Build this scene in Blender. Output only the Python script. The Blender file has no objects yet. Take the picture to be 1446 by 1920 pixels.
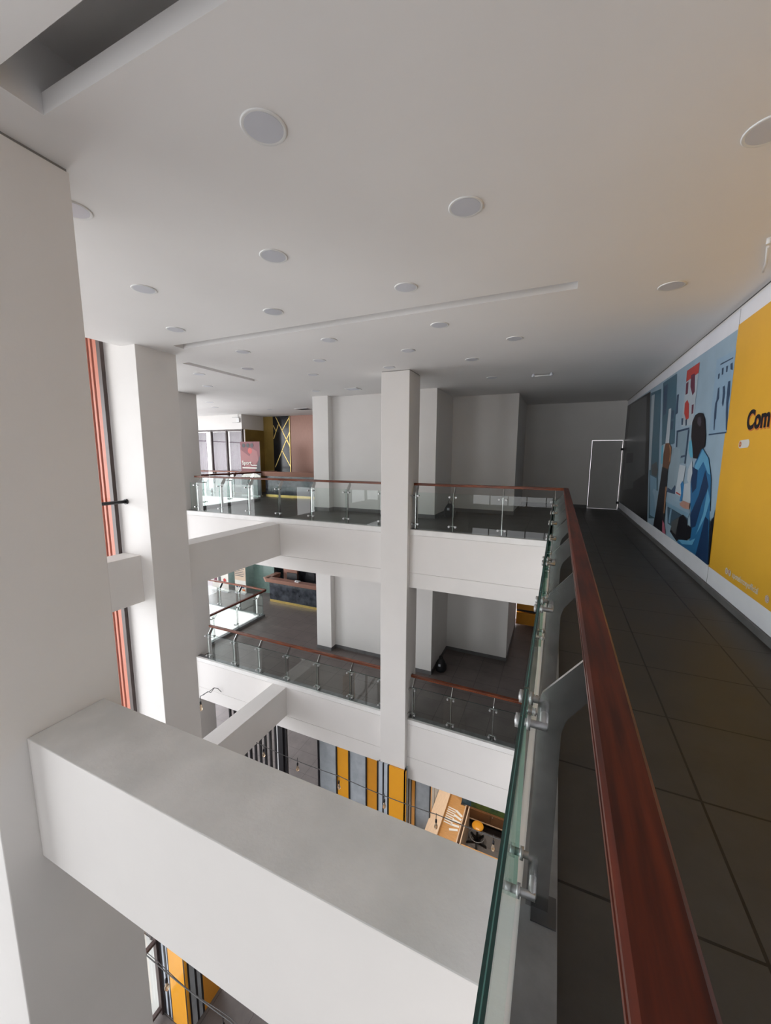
import bpy, bmesh, math, random
from mathutils import Vector, Matrix
random.seed(7)
S = bpy.context.scene
COL = S.collection
PI = math.pi

# ------------------------------------------------------------ camera
F, YAW, PITCH, ROLL = 726.99, 0.418096, 0.141801, 0.0049014
CAM = Vector((0, 0, 1.6))
cy, sy, cp, sp = math.cos(YAW), math.sin(YAW), math.cos(PITCH), math.sin(PITCH)
rz = Matrix(((cy, -sy, 0), (sy, cy, 0), (0, 0, 1)))
rt, fw, up = Vector((1, 0, 0)), Vector((0, cp, -sp)), Vector((0, sp, cp))
cr, sr = math.cos(ROLL), math.sin(ROLL)
r2 = rz @ (cr * rt + sr * up); u2 = rz @ (-sr * rt + cr * up); b2 = -(rz @ fw)
cd = bpy.data.cameras.new('camera'); cam = bpy.data.objects.new('camera', cd); COL.objects.link(cam)
cd.sensor_fit = 'HORIZONTAL'; cd.sensor_width = 36.0; cd.lens = F / 1446 * 36.0
cd.clip_start = 0.02; cd.clip_end = 500
m4 = Matrix((r2, u2, b2)).transposed().to_4x4(); m4.translation = CAM
cam.matrix_world = m4
S.camera = cam

# ------------------------------------------------------------ light and exposure
S.view_settings.view_transform = 'Standard'; S.view_settings.look = 'None'
S.view_settings.gamma = 1; S.view_settings.exposure = -0.94
W = bpy.data.worlds.new('overcast_sky'); S.world = W; W.use_nodes = True
nt = W.node_tree; bgn = nt.nodes['Background']
tc = nt.nodes.new('ShaderNodeTexCoord'); sx = nt.nodes.new('ShaderNodeSeparateXYZ')
rp = nt.nodes.new('ShaderNodeValToRGB'); mr = nt.nodes.new('ShaderNodeMapRange')
nt.links.new(tc.outputs['Generated'], sx.inputs[0]); nt.links.new(sx.outputs['Z'], mr.inputs['Value'])
mr.inputs['From Min'].default_value = -1; mr.inputs['From Max'].default_value = 1
nt.links.new(mr.outputs[0], rp.inputs[0]); nt.links.new(rp.outputs[0], bgn.inputs[0])
el = rp.color_ramp.elements
el[0].position = 0.0; el[0].color = (0.78, 0.76, 0.79, 1.0)
el[1].position = 1.0; el[1].color = (0.95, 0.93, 1.005, 1.0)
for p_, c_ in ((.35, (0.8, 0.78, 0.81)), (.44, (0.92, 0.9, 0.925)), (.49, (1.1, 1.08, 1.115)), (.56, (1.2, 1.18, 1.255)), (.66, (1.0, 0.99, 1.075))):
    e = el.new(p_); e.color = (*c_, 1)
# the cloud cover is brighter on the facade side (-X) than behind the camera (-Y)
mx_ = nt.nodes.new('ShaderNodeMapRange'); nt.links.new(sx.outputs['X'], mx_.inputs['Value'])
mx_.inputs['From Min'].default_value = -.8; mx_.inputs['From Max'].default_value = .3
mx_.inputs['To Min'].default_value = 6.0 * 1.75; mx_.inputs['To Max'].default_value = 6.0 * .56
nt.links.new(mx_.outputs[0], bgn.inputs[1])
def portal(name, loc, rot, sx_, sy_):
    l = bpy.data.lights.new(name, 'AREA'); l.shape = 'RECTANGLE'; l.size = sx_; l.size_y = sy_
    l.cycles.is_portal = True
    o = bpy.data.objects.new(name, l); COL.objects.link(o); o.location = loc; o.rotation_euler = rot
portal('daylight_portal', (-5.15, -13.05, 1.4), (PI / 2, 0, 0), 3.5, 4.6)
portal('daylight_portal', (-2.5, -13.05, -5.4), (PI / 2, 0, 0), 8.7, 9.0)
portal('daylight_portal', (-6.92, -.2, -3.1), (0, -PI / 2, 0), 13.4, 8.7)
portal('daylight_portal', (-11.3, 4.80, -3.1), (PI / 2, 0, 0), 8.6, 13.4)
portal('daylight_portal', (-15.65, 8.6, -3.1), (0, -PI / 2, 0), 13.4, 7.8)

# ------------------------------------------------------------ materials
def lin(c): return tuple((x / 12.92 if x <= .04045 else ((x + .055) / 1.055) ** 2.4) for x in (v / 255 for v in c))
MATS = {}
def mat(name, col, rough=.6, metal=0., noise=0., nscale=6., bump=0., stretch=(1, 1, 1), col2=None, spec=.5, bscale=None, trans=0.):
    m = bpy.data.materials.new(name); m.use_nodes = True; n = m.node_tree; b = n.nodes['Principled BSDF']
    b.inputs['Base Color'].default_value = (*col, 1); b.inputs['Roughness'].default_value = rough
    b.inputs['Metallic'].default_value = metal; b.inputs['Specular IOR Level'].default_value = spec
    if trans: b.inputs['Transmission Weight'].default_value = trans
    if noise or col2 or bump:
        t = n.nodes.new('ShaderNodeTexCoord'); mp = n.nodes.new('ShaderNodeMapping'); mp.inputs['Scale'].default_value = stretch
        nz = n.nodes.new('ShaderNodeTexNoise'); nz.inputs['Scale'].default_value = nscale; nz.inputs['Detail'].default_value = 5
        n.links.new(t.outputs['Object'], mp.inputs[0]); n.links.new(mp.outputs[0], nz.inputs['Vector'])
        if noise or col2:
            r = n.nodes.new('ShaderNodeValToRGB'); n.links.new(nz.outputs['Fac'], r.inputs[0])
            a = col; c = col2 or tuple(max(0, x * (1 - noise)) for x in col)
            r.color_ramp.elements[0].position = .35; r.color_ramp.elements[0].color = (*c, 1)
            r.color_ramp.elements[1].position = .65; r.color_ramp.elements[1].color = (*a, 1)
            n.links.new(r.outputs[0], b.inputs['Base Color'])
        if bump:
            nb = n.nodes.new('ShaderNodeTexNoise'); nb.inputs['Scale'].default_value = bscale or 60; nb.inputs['Detail'].default_value = 3
            n.links.new(mp.outputs[0], nb.inputs['Vector'])
            bp = n.nodes.new('ShaderNodeBump'); bp.inputs['Strength'].default_value = bump; bp.inputs['Distance'].default_value = .01
            n.links.new(nb.outputs['Fac'], bp.inputs['Height']); n.links.new(bp.outputs[0], b.inputs['Normal'])
    MATS[name] = m; return m
def tiles(name, col, col2, grout, size, off, rough, rough2):
    m = bpy.data.materials.new(name); m.use_nodes = True; n = m.node_tree; b = n.nodes['Principled BSDF']
    t = n.nodes.new('ShaderNodeTexCoord'); mp = n.nodes.new('ShaderNodeMapping'); mp.inputs['Location'].default_value = (-off[0], -off[1], 0)
    n.links.new(t.outputs['Object'], mp.inputs[0])
    br = n.nodes.new('ShaderNodeTexBrick'); br.offset = 0; br.squash = 1
    br.inputs['Scale'].default_value = 1; br.inputs['Brick Width'].default_value = size; br.inputs['Row Height'].default_value = size
    br.inputs['Mortar Size'].default_value = .006; br.inputs['Mortar Smooth'].default_value = .1; br.inputs['Bias'].default_value = 0
    nz = n.nodes.new('ShaderNodeTexNoise'); nz.inputs['Scale'].default_value = 2.2; nz.inputs['Detail'].default_value = 8; nz.inputs['Roughness'].default_value = .65
    n.links.new(mp.outputs[0], nz.inputs['Vector']); n.links.new(mp.outputs[0], br.inputs['Vector'])
    r = n.nodes.new('ShaderNodeValToRGB'); n.links.new(nz.outputs['Fac'], r.inputs[0])
    r.color_ramp.elements[0].position = .32; r.color_ramp.elements[0].color = (*col2, 1)
    r.color_ramp.elements[1].position = .68; r.color_ramp.elements[1].color = (*col, 1)
    n.links.new(r.outputs[0], br.inputs['Color1']); n.links.new(r.outputs[0], br.inputs['Color2'])
    br.inputs['Mortar'].default_value = (*grout, 1)
    n.links.new(br.outputs['Color'], b.inputs['Base Color'])
    mr = n.nodes.new('ShaderNodeMapRange'); mr.inputs['To Min'].default_value = rough; mr.inputs['To Max'].default_value = rough2
    n.links.new(nz.outputs['Fac'], mr.inputs['Value']); n.links.new(mr.outputs[0], b.inputs['Roughness'])
    bp = n.nodes.new('ShaderNodeBump'); bp.inputs['Strength'].default_value = .5; bp.inputs['Distance'].default_value = .004; bp.invert = True
    n.links.new(br.outputs['Fac'], bp.inputs['Height']); n.links.new(bp.outputs[0], b.inputs['Normal'])
    b.inputs['Specular IOR Level'].default_value = .35
    MATS[name] = m; return m
def glass(name, tint, ior=1.5, gloss=1.0):
    m = bpy.data.materials.new(name); m.use_nodes = True; n = m.node_tree; n.nodes.remove(n.nodes['Principled BSDF'])
    tr = n.nodes.new('ShaderNodeBsdfTransparent'); tr.inputs[0].default_value = (*tint, 1)
    gl = n.nodes.new('ShaderNodeBsdfGlossy'); gl.inputs['Roughness'].default_value = .01; gl.inputs[0].default_value = (gloss, gloss, gloss, 1)
    fr = n.nodes.new('ShaderNodeFresnel'); fr.inputs[0].default_value = ior
    mx = n.nodes.new('ShaderNodeMixShader'); ge = n.nodes.new('ShaderNodeNewGeometry'); mu = n.nodes.new('ShaderNodeMath'); mu.operation = 'MULTIPLY_ADD'; mu.inputs[1].default_value = -1; mu.inputs[2].default_value = 1
    n.links.new(ge.outputs['Backfacing'], mu.inputs[0]); m2 = n.nodes.new('ShaderNodeMath'); m2.operation = 'MULTIPLY'; n.links.new(fr.outputs[0], m2.inputs[0]); n.links.new(mu.outputs[0], m2.inputs[1])
    n.links.new(m2.outputs[0], mx.inputs[0]); n.links.new(tr.outputs[0], mx.inputs[1]); n.links.new(gl.outputs[0], mx.inputs[2])
    n.links.new(mx.outputs[0], n.nodes['Material Output'].inputs[0]); MATS[name] = m; return m
M_wall = mat('wall_paint', (.80, .775, .75), .55, noise=.03, nscale=1.5, bump=.06, bscale=35)
M_unseen_dark = mat('dark_unseen_wall', (.06, .055, .05), .4, noise=.3)  # unseen lower wall, made dark to cut light bounced onto the near column
M_rear = mat('grey_rear_wall', (.40, .39, .38), .6, noise=.05)  # unseen walls, kept grey to reduce bounced light
M_ceil = mat('ceiling_paint', (.82, .80, .785), .7, noise=.02, nscale=1.2)
M_mottled = mat('mottled_paint', (.82, .815, .80), .7, col2=(.68, .68, .665), nscale=2.5, bump=.1)  # foreground beam top, wall paint mottled with a greyer tone
M_joint = mat('shadow_joint', (.25, .24, .23), .8)
M_kerbw = mat('kerb_white_paint', (.86, .85, .83), .45, noise=.08, nscale=4, bump=.1)
M_kerb = mat('kerb_grey_stone', (.20, .20, .205), .5, col2=(.14, .14, .143), nscale=8, bump=.1)
M_floor3 = tiles('dark_floor_tile', (.060, .056, .051), (.036, .034, .031), (.007, .007, .007), .653, (.057, .124), .34, .60)
M_floor2 = tiles('brown_grey_floor_tile', (.17, .145, .135), (.12, .10, .093), (.07, .06, .056), .6, (.1, .2), .28, .55)
M_floor0 = tiles('taupe_floor_tile', (.19, .17, .16), (.14, .125, .118), (.08, .07, .066), .9, (.3, .5), .3, .6)
M_base = mat('grey_skirting', (.16, .155, .155), .45, noise=.2)
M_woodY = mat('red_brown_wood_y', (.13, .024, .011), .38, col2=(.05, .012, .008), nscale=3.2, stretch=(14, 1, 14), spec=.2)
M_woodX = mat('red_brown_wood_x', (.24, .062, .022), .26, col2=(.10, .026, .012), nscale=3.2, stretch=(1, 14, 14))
M_steel = mat('polished_steel', (.62, .62, .61), .16, 1., noise=.15, nscale=20)
M_foot = mat('dark_post_foot', (.05, .05, .052), .4, noise=.2)
M_steelb = mat('brushed_steel_clamp', (.50, .50, .50), .42, .85, noise=.2, nscale=30)
M_glass = glass('railing_glass', (.945, .98, .968))
M_gedge = mat('glass_edge', (.004, .055, .048), .1, noise=.3, spec=.6)
M_gmid = mat('glass_interlayer', (.10, .28, .25), .2, noise=.1)
M_gside = glass('railing_glass_side', (.66, .82, .78))
M_pane = glass('window_glass', (.94, .97, .96))
M_frame = mat('dark_window_frame', (.075, .05, .045), .4, noise=.2)
M_salmon = mat('salmon_cladding', (.50, .135, .07), .5, noise=.1)
M_rib_shade = mat('cladding_rib_shade', (.07, .018, .026), .5, noise=.15)  # maroon backing puts the shade between the salmon ribs into colour
M_white = mat('white_plastic', (.8, .8, .79), .35, noise=.02)
M_diff = mat('frosted_diffuser', (.62, .63, .68), .3, noise=.03)
M_door = mat('grey_door', (.55, .54, .53), .5, noise=.03)
M_black = mat('black_trim', (.012, .011, .014), .35, noise=.2)
M_blackm = mat('black_plastic', (.014, .014, .016), .5, noise=.2)
M_lacq = mat('black_lacquer', (.008, .008, .010), .12, col2=(.016, .017, .02), nscale=2)
M_gold = mat('gold_metal', (.80, .58, .20), .3, .85, noise=.1)
M_copper = mat('copper_laminate', (.38, .20, .15), .35, .15, noise=.12, nscale=14, stretch=(6, 6, .4))
M_marble = mat('black_marble', (.012, .014, .02), .16, col2=(.06, .065, .08), nscale=4.5)
M_goldgl = mat('smoked_gold_glass', (.36, .245, .07), .2, .3, noise=.3, nscale=1.2)
M_orange = mat('orange_laminate', (.95, .42, .025), .22, noise=.04, nscale=2)
M_ochre = mat('ochre_laminate', (.80, .34, .03), .3, noise=.05)
M_conc = mat('grey_concrete_panel', (.50, .54, .57), .35, col2=(.38, .42, .45), nscale=3)
M_pale = mat('pale_blue_panel', (.55, .60, .66), .4, noise=.05)
M_birch = mat('pale_birch_wood', (.72, .52, .36), .45, noise=.12, nscale=5, stretch=(10, 1, 10))
M_oak = mat('honey_oak_wood', (.62, .32, .11), .35, noise=.2, nscale=5, stretch=(1, 12, 12))
M_walnut = mat('brown_cabinet_wood', (.22, .10, .04), .4, noise=.2, nscale=5, stretch=(1, 12, 12))
M_paper = mat('paper_white', (.80, .79, .76), .6, noise=.02)
M_curtain = mat('mauve_sheer_curtain', (.66, .57, .64), .8, noise=.1, nscale=8)
M_bulbg = mat('bulb_amber_glass', (.95, .76, .55), .05, trans=.85, noise=.05)
M_cable = mat('grey_cable', (.10, .10, .10), .5, noise=.2)
M_green = mat('green_picture', (.10, .16, .04), .4, col2=(.05, .09, .04), nscale=7)
M_bluep = mat('blue_picture', (.08, .16, .22), .4, noise=.4, nscale=7)
M_ban = mat('white_banner_vinyl', (.82, .82, .87), .42, noise=.04, nscale=3, bump=.08, bscale=5)
M_yel = mat('yellow_banner_print', (.80, .43, .035), .38, noise=.05, nscale=2)
M_pave = mat('pale_paving', (.62, .62, .58), .6, noise=.1, nscale=2)
M_aqua = mat('aqua_glass_film', (.14, .21, .185), .2, noise=.15)
ARTC = dict(mist=(.34, .47, .58), ink=(.012, .012, .015), slate=(.09, .095, .10), teal=(.07, .16, .22), paper=(.45, .52, .58), deep=(.04, .08, .15),
  white=(.55, .62, .68), sky=(.20, .36, .50), cyan=(.12, .45, .62), red=(.50, .05, .04), maroon=(.14, .03, .06), chart=(.30, .45, .60), glassy=(.25, .36, .44),
  pane=(.30, .40, .47), royal=(.03, .22, .50), desk=(.30, .44, .56), deepteal=(.05, .10, .15), hair=(.16, .07, .035), hairlight=(.42, .20, .10), night=(.01, .01, .015),
  pink=(.55, .15, .22), azure=(.025, .16, .36), skyblue=(.14, .42, .66), deepblue=(.01, .04, .12), black=(.012, .008, .012), gloss=(.06, .05, .07), skin=(.50, .28, .22),
  rust=(.60, .18, .05), offwhite=(.70, .68, .62), rose=(.17, .022, .03), blush=(.30, .09, .09), tan=(.60, .46, .34))
for k_, v_ in ARTC.items(): mat('print_' + k_, v_, .35, noise=.08, nscale=3)

# ------------------------------------------------------------ mesh helpers
class MB:
    def __init__(s): s.v = []; s.f = []; s.mi = []; s.sm = []
    def face(s, pts, mi=0, sm=False):
        i = len(s.v); s.v += [tuple(p) for p in pts]; s.f.append(list(range(i, i + len(pts)))); s.mi.append(mi); s.sm.append(sm); return s
    def grid(s, vs, fs, mi=0, sm=False):
        i = len(s.v); s.v += [tuple(p) for p in vs]
        for f in fs: s.f.append([i + k for k in f]); s.mi.append(mi); s.sm.append(sm)
        return s
    def box(s, x0, x1, y0, y1, z0, z1, mi=0, top=None):
        vs = [(x0, y0, z0), (x1, y0, z0), (x1, y1, z0), (x0, y1, z0), (x0, y0, z1), (x1, y0, z1), (x1, y1, z1), (x0, y1, z1)]
        fs = [(0, 3, 2, 1), (0, 1, 5, 4), (1, 2, 6, 5), (2, 3, 7, 6), (3, 0, 4, 7)]
        s.grid(vs, fs, mi); i = len(s.v) - 8
        s.f.append([i + 4, i + 5, i + 6, i + 7]); s.mi.append(mi if top is None else top); s.sm.append(False); return s
    def prism(s, prof, fn, a, b, mi=0, cap=None):
        """closed profile list of (u,v); fn(u,v,t)->point ; between t=a and b"""
        n = len(prof); vs = [fn(u, v, a) for u, v in prof] + [fn(u, v, b) for u, v in prof]
        s.grid(vs, [(k, (k + 1) % n, n + (k + 1) % n, n + k) for k in range(n)], mi)
        c = mi if cap is None else cap
        i = len(s.v) - 2 * n
        s.f.append([i + k for k in range(n)][::-1]); s.mi.append(c); s.sm.append(False)
        s.f.append([i + n + k for k in range(n)]); s.mi.append(c); s.sm.append(False); return s
    def tube(s, pts, r, n=10, mi=0, caps=True):
        pts = [Vector(p) for p in pts]; rs = r if isinstance(r, (list, tuple)) else [r] * len(pts)
        rings = []; ref = None
        for k, p in enumerate(pts):
            d = (pts[min(k + 1, len(pts) - 1)] - pts[max(k - 1, 0)]).normalized()
            if ref is None: ref = Vector((0, 0, 1)) if abs(d.z) < .9 else Vector((1, 0, 0))
            a = d.cross(ref).normalized(); b = a.cross(d).normalized(); ref = b
            rings.append([p + rs[k] * (math.cos(2 * PI * j / n) * a + math.sin(2 * PI * j / n) * b) for j in range(n)])
        vs = [q for rr in rings for q in rr]
        fs = [(k * n + j, k * n + (j + 1) % n, (k + 1) * n + (j + 1) % n, (k + 1) * n + j) for k in range(len(pts) - 1) for j in range(n)]
        s.grid(vs, fs, mi, True); i = len(s.v) - len(vs)
        if caps:
            s.f.append([i + j for j in range(n)]); s.mi.append(mi); s.sm.append(False)
            s.f.append([i + (len(pts) - 1) * n + j for j in range(n)][::-1]); s.mi.append(mi); s.sm.append(False)
        return s
    def lathe(s, c, prof, n=24, mi=0, ax='Z'):
        """prof: (r, h) list from low to high"""
        c = Vector(c); vs = []
        for r, h in prof:
            for j in range(n):
                a = 2 * PI * j / n; x, y = r * math.cos(a), r * math.sin(a)
                vs.append(c + (Vector((x, y, h)) if ax == 'Z' else Vector((h, x, y)) if ax == 'X' else Vector((y, h, x))))
        fs = [(k * n + j, k * n + (j + 1) % n, (k + 1) * n + (j + 1) % n, (k + 1) * n + j) for k in range(len(prof) - 1) for j in range(n)]
        s.grid(vs, fs, mi, True); i = len(s.v) - len(vs)
        s.f.append([i + j for j in range(n)][::-1]); s.mi.append(mi); s.sm.append(False)
        s.f.append([i + (len(prof) - 1) * n + j for j in range(n)]); s.mi.append(mi); s.sm.append(False)
        return s
    def build(s, name, m, parent=None, origin=None, bevel=0., kind=None):
        ms = m if isinstance(m, (list, tuple)) else [m]
        if parent is not None: off = world_loc(parent)
        elif origin is not None: off = Vector(origin)
        elif kind == 'structure': off = Vector((0, 0, 0))
        else:
            xs = [p[0] for p in s.v]; ys = [p[1] for p in s.v]; zs = [p[2] for p in s.v]
            off = Vector(((min(xs) + max(xs)) / 2, (min(ys) + max(ys)) / 2, min(zs)))
        me = bpy.data.meshes.new(name); me.from_pydata([tuple(Vector(p) - off) for p in s.v], [], s.f)
        for x in ms: me.materials.append(x)
        for p, i, sm in zip(me.polygons, s.mi, s.sm): p.material_index = i; p.use_smooth = sm
        bm = bmesh.new(); bm.from_mesh(me); bmesh.ops.recalc_face_normals(bm, faces=bm.faces[:]); bm.to_mesh(me); bm.free()
        o = bpy.data.objects.new(name, me); COL.objects.link(o)
        if parent is not None: o.parent = parent
        else: o.location = off
        if bevel:
            b = o.modifiers.new('edge', 'BEVEL'); b.width = bevel; b.segments = 2; b.limit_method = 'ANGLE'
        if kind: o['kind'] = kind
        return o
def world_loc(o):
    v = Vector(o.location)
    while o.parent: o = o.parent; v += Vector(o.location)
    return v
def tag(o, label, cat, group=None):
    o['label'] = label; o['category'] = cat
    if group: o['group'] = group
    return o
def thing(name, label, cat, loc, group=None):
    o = bpy.data.objects.new(name, None); o.empty_display_size = .1; COL.objects.link(o); o.location = loc
    return tag(o, label, cat, group)
def text(name, body, m, parent, loc, size, rot, ext=.001, offset=0., sx_=1.):
    c = bpy.data.curves.new(name, 'FONT'); c.body = body; c.size = size; c.extrude = ext; c.offset = offset
    tmp = bpy.data.objects.new(name, c); me = bpy.data.meshes.new_from_object(tmp); bpy.data.objects.remove(tmp)
    me.materials.clear(); me.materials.append(m); me.transform(Matrix.Diagonal((sx_, 1, 1, 1))); me.transform(rot.to_4x4())
    o = bpy.data.objects.new(name, me); COL.objects.link(o); o.parent = parent
    o.location = Vector(loc) - world_loc(parent); return o
ROT_W = Matrix(((0, 0, -1), (-1, 0, 0), (0, 1, 0)))       # reads on a wall that faces -X
ROT_S = Matrix(((1, 0, 0), (0, 0, -1), (0, 1, 0)))        # reads on a wall that faces -Y

# ------------------------------------------------------------ levels
Z3, Z2, Z0 = 0.0, -4.37, -9.9
EX, FY, VX, VY = -.095, 7.55, -9.93, 10.66     # slab edges
# floors
for nm, z, m in (('floor_upper', Z3, M_floor3), ('floor_middle', Z2, M_floor2 if 1 else None)):
    b = MB()
    b.box(EX + .18, 1.9, -13.1, FY + .18, z - .28, z)
    b.box(VX + .18, 1.9, FY + .18, 14.6, z - .28, z)
    b.box(-15.7, VX + .18, VY + .18, 14.6, z - .28, z)
    b.build(nm, m, kind='structure')
MB().box(-6.9, 1.9, -13.1, 4.86, Z0 - .2, Z0).box(-15.7, 1.9, 4.86, 14.6, Z0 - .2, Z0).build('floor_ground', M_floor0, kind='structure')
tag(MB().box(-26, -6.90, -12, 4.84, Z0 - .25, Z0 - .02).build('paving', M_pave), 'pale paved ground outside the glazed lower corner', 'paving')['kind'] = 'structure'

# fascias with kerbs and grooves
def fascia_profile(z, low1, low2):
    return z
def fascia(name, axis, e, a, b, z, zs, zb, label, sgn=1, a2=None, b2=None):
    """axis 'X': runs along X at Y=e, inward +Y.  axis 'Y': runs along Y at X=e, inward +X*sgn"""
    mb = MB()
    def bx(u0, u1, z0, z1, mi, top=None, s0=a, s1=b):
        if axis == 'X': mb.box(s0, s1, e + u0, e + u1, z0, z1, mi, top)
        else: mb.box(e + u0, e + u1, s0, s1, z0, z1, mi, top)
    bx(.012, .19, zb, z - .005, 0)
    bx(0, .014, zb, z + zs - .004, 0)
    bx(0, .014, z + zs + .004, z - .034, 0)
    bx(0, .066, z - .028, z + .083, 1)
    return mb.build(name, [M_wall, M_kerbw], kind='structure')
def kerb(name, axis, e, a, b, z):
    mb = MB()
    if axis == 'X': mb.box(a, b, e + .066, e + .182, z - .03, z + .088)
    else: mb.box(e + .066, e + .182, a, b, z - .03, z + .088)
    return mb.build(name, M_kerb, kind='structure')
for z, zb, lev in ((Z3, -1.18, 'upper'), (Z2, -5.60, 'middle')):
    fascia('trim_fascia_%s_right' % lev, 'Y', EX, -13.05, FY, z, -.85, zb if lev == 'upper' else -5.77, '')
    kerb('trim_kerb_%s_right' % lev, 'Y', EX, -13.05, FY + .182, z)
    fascia('trim_fascia_%s_far_right' % lev, 'X', FY, -2.79, EX + .0, z, -.85, zb if lev == 'upper' else -5.77, '')
    kerb('trim_kerb_%s_far_right' % lev, 'X', FY, -2.79, EX + .066, z)
    fascia('trim_fascia_%s_far_left' % lev, 'X', FY, VX + .45, -3.40, z, -.85, zb, '')
    kerb('trim_kerb_%s_far_left' % lev, 'X', FY, VX + .46, -3.40, z)
    fascia('trim_fascia_%s_void' % lev, 'Y', VX, 8.14, VY, z, -.85, zb, '')
    kerb('trim_kerb_%s_void' % lev, 'Y', VX, 8.14, VY + .182, z)
    fascia('trim_fascia_%s_void_far' % lev, 'X', VY, -15.6, VX, z, -.85, zb, '')
    kerb('trim_kerb_%s_void_far' % lev, 'X', VY, -15.6, VX + .066, z)
# ceilings under the slabs
for nm, z in (('ceiling_middle', -1.12), ('ceiling_ground', -5.55)):
    b = MB(); b.box(EX + .19, 1.9, -13.1, 14.6, z, z + .1); b.box(VX + .19, EX + .19, FY + .19, 14.6, z, z + .1); b.box(-15.7, VX + .19, VY + .19, 14.6, z, z + .1)
    b.build(nm, M_ceil, kind='structure')

# upper ceiling with two light troughs and a short slot
zc = 3.3
b = MB()
def strip_ceiling(x0, x1, y0, y1, holes):
    ys = sorted({y0, y1, *[h[2] for h in holes], *[h[3] for h in holes]}); 
    for i in range(len(ys) - 1):
        ya, yb = ys[i], ys[i + 1]; hs = sorted([h for h in holes if h[2] <= ya + 1e-6 and h[3] >= yb - 1e-6]); x = x0
        for h in hs:
            if h[0] > x: b.box(x, h[0], ya, yb, zc, zc + .10)
            x = h[1]
        if x < x1: b.box(x, x1, ya, yb, zc, zc + .10)
holes = [(-2.49, .06, 1.105, 1.325), (-5.63, .058, 4.46, 4.65), (-6.52, -6.34, 5.34, 7.22)]
strip_ceiling(-6.43, 1.9, -13.1, 14.6, holes)
strip_ceiling(-15.7, -6.43, 4.9, 14.6, [(-6.52, -6.43, 5.34, 7.22)])
# hidden coves above the openings
for x0, x1, y0, y1 in ((-2.49, .06, 1.105, 1.325), (-5.63, .058, 4.46, 4.65)):
    b.box(x0 - .02, x1 + .02, y0 - .30, y1 + .32, zc + .34, zc + .36)
    b.box(x0 - .03, x0, y0 - .30, y1 + .32, zc + .1, zc + .35); b.box(x1, x1 + .03, y0 - .30, y1 + .32, zc + .1, zc + .35)
    b.box(x0, x1, y0 - .32, y0 - .30, zc + .1, zc + .35); b.box(x0, x1, y1 + .30, y1 + .32, zc + .1, zc + .35)
b.box(-6.54, -6.32, 5.30, 7.26, zc + .12, zc + .16)
b.box(-6.54, -6.43, 4.9, 14.6, zc + .1, zc + .12)
b.build('ceiling', M_ceil, kind='structure')
MB().box(-15.7, 1.9, -13.1, 14.6, 3.80, 3.95).build('ceiling_roof', M_wall, kind='structure')
MB().box(-6.43, -6.40, -13.1, 4.16, 3.4, 3.8).box(-15.7, -6.43, 4.88, 4.91, 3.3, 3.8).build('trim_ceiling_edge', M_wall, kind='structure')

# ------------------------------------------------------------ walls
MB().box(1.90, 1.95, -13.1, 14.0, Z0, -.28).build('wall_right_lower', M_unseen_dark, kind='structure')
MB().box(1.775, 1.95, -13.1, 14.0, -.28, 3.8).build('wall_right', M_wall, kind='structure')
b = MB()
b.box(-1.10, .895, 13.85, 14.0, Z3, 3.4); b.box(.895, 1.735, 13.85, 14.0, 2.135, 3.4); b.box(1.735, 1.775, 13.85, 14.0, Z3, 3.4)
b.build('wall_far', M_wall, kind='structure')
MB().box(-3.4, 1.9, -13.2, -13.05, -.9, 3.8).box(-6.9, -3.4, -13.2, -13.05, 2.3, 3.8).build('unseen_wall_rear', M_rear, kind='structure')  # unseen wall, widened with a bulkhead to hold back rear daylight
MB().box(-1.1, 1.9, 14.3, 14.45, Z0, -1.0).box(-15.7, -2.95, 14.0, 14.2, Z0, 3.8).build('wall_back', M_wall, kind='structure')
# projecting walls around the stair core, running through all storeys
b = MB(); b.box(-2.95, -1.09, 11.25, 14.0, Z0, 3.35); b.build('wall_core', M_wall, kind='structure')
b = MB(); b.box(-2.99, -2.888, 9.90, 11.25, Z0, 3.35); b.box(-6.2, -2.99, 9.90, 10.3, Z0, 3.35); b.build('wall_centre', M_wall, kind='structure')
# skirtings
b = MB()
for z in (Z3, Z2):
    b.box(-6.62, -6.10, 9.628, 9.64, z, z + .105); b.box(-6.10, -6.088, 9.628, 9.90, z, z + .105); b.box(-6.088, -3.37, 9.888, 9.90, z, z + .105)
    b.box(-3.37, -2.876, 9.628, 9.64, z, z + .105); b.box(-2.888, -2.876, 9.64, 11.25, z, z + .105)
    b.box(-2.888, -1.09, 11.238, 11.25, z, z + .105); b.box(-1.09, -1.078, 11.238, 13.85, z, z + .105)
b.box(-1.078, .88, 13.838, 13.85, 0, .105)
b.build('baseboard_core', M_base, kind='structure')
b = MB(); b.box(1.735, 1.775, -3.0, 13.84, 0, .07); b.build('baseboard_right', M_base, kind='structure')

# ------------------------------------------------------------ columns and beams
def column(label, x0, x1, y0, y1, z0, z1):
    o = MB().box(x0, x1, y0, y1, z0, z1).build('column', M_wall, bevel=.006); return tag(o, label, 'column')
column('broad pale column at the left edge, nearest of all, where the big beam starts', -3.52, -2.81, .882, 1.60, Z0, 3.284)
MB().box(-3.51, -2.82, .892, 1.59, 3.28, 3.31).build('shadow_gap', M_joint, bpy.data.objects['column'])
tag(MB().box(-7.02, -6.095, 4.16, 4.872, Z0, 3.8).build('column', M_wall, bevel=.006), 'tall column beside the red striped facade, bright white on its left face', 'column')
column('slim column behind the facade column, at the left end of the far glass railings', -10.12, -9.475, 7.50, 8.14, Z0, 3.31)
tag(MB().box(-3.405, -2.792, 7.42, 8.06, -5.46, 3.288).build('column', M_wall, bevel=.006), 'free-standing square column in the middle, splitting the far glass railing in two', 'column')
MB().box(-3.395, -2.802, 7.43, 8.05, 3.28, 3.31).build('shadow_gap', M_joint, bpy.data.objects['column.003'])
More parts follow.
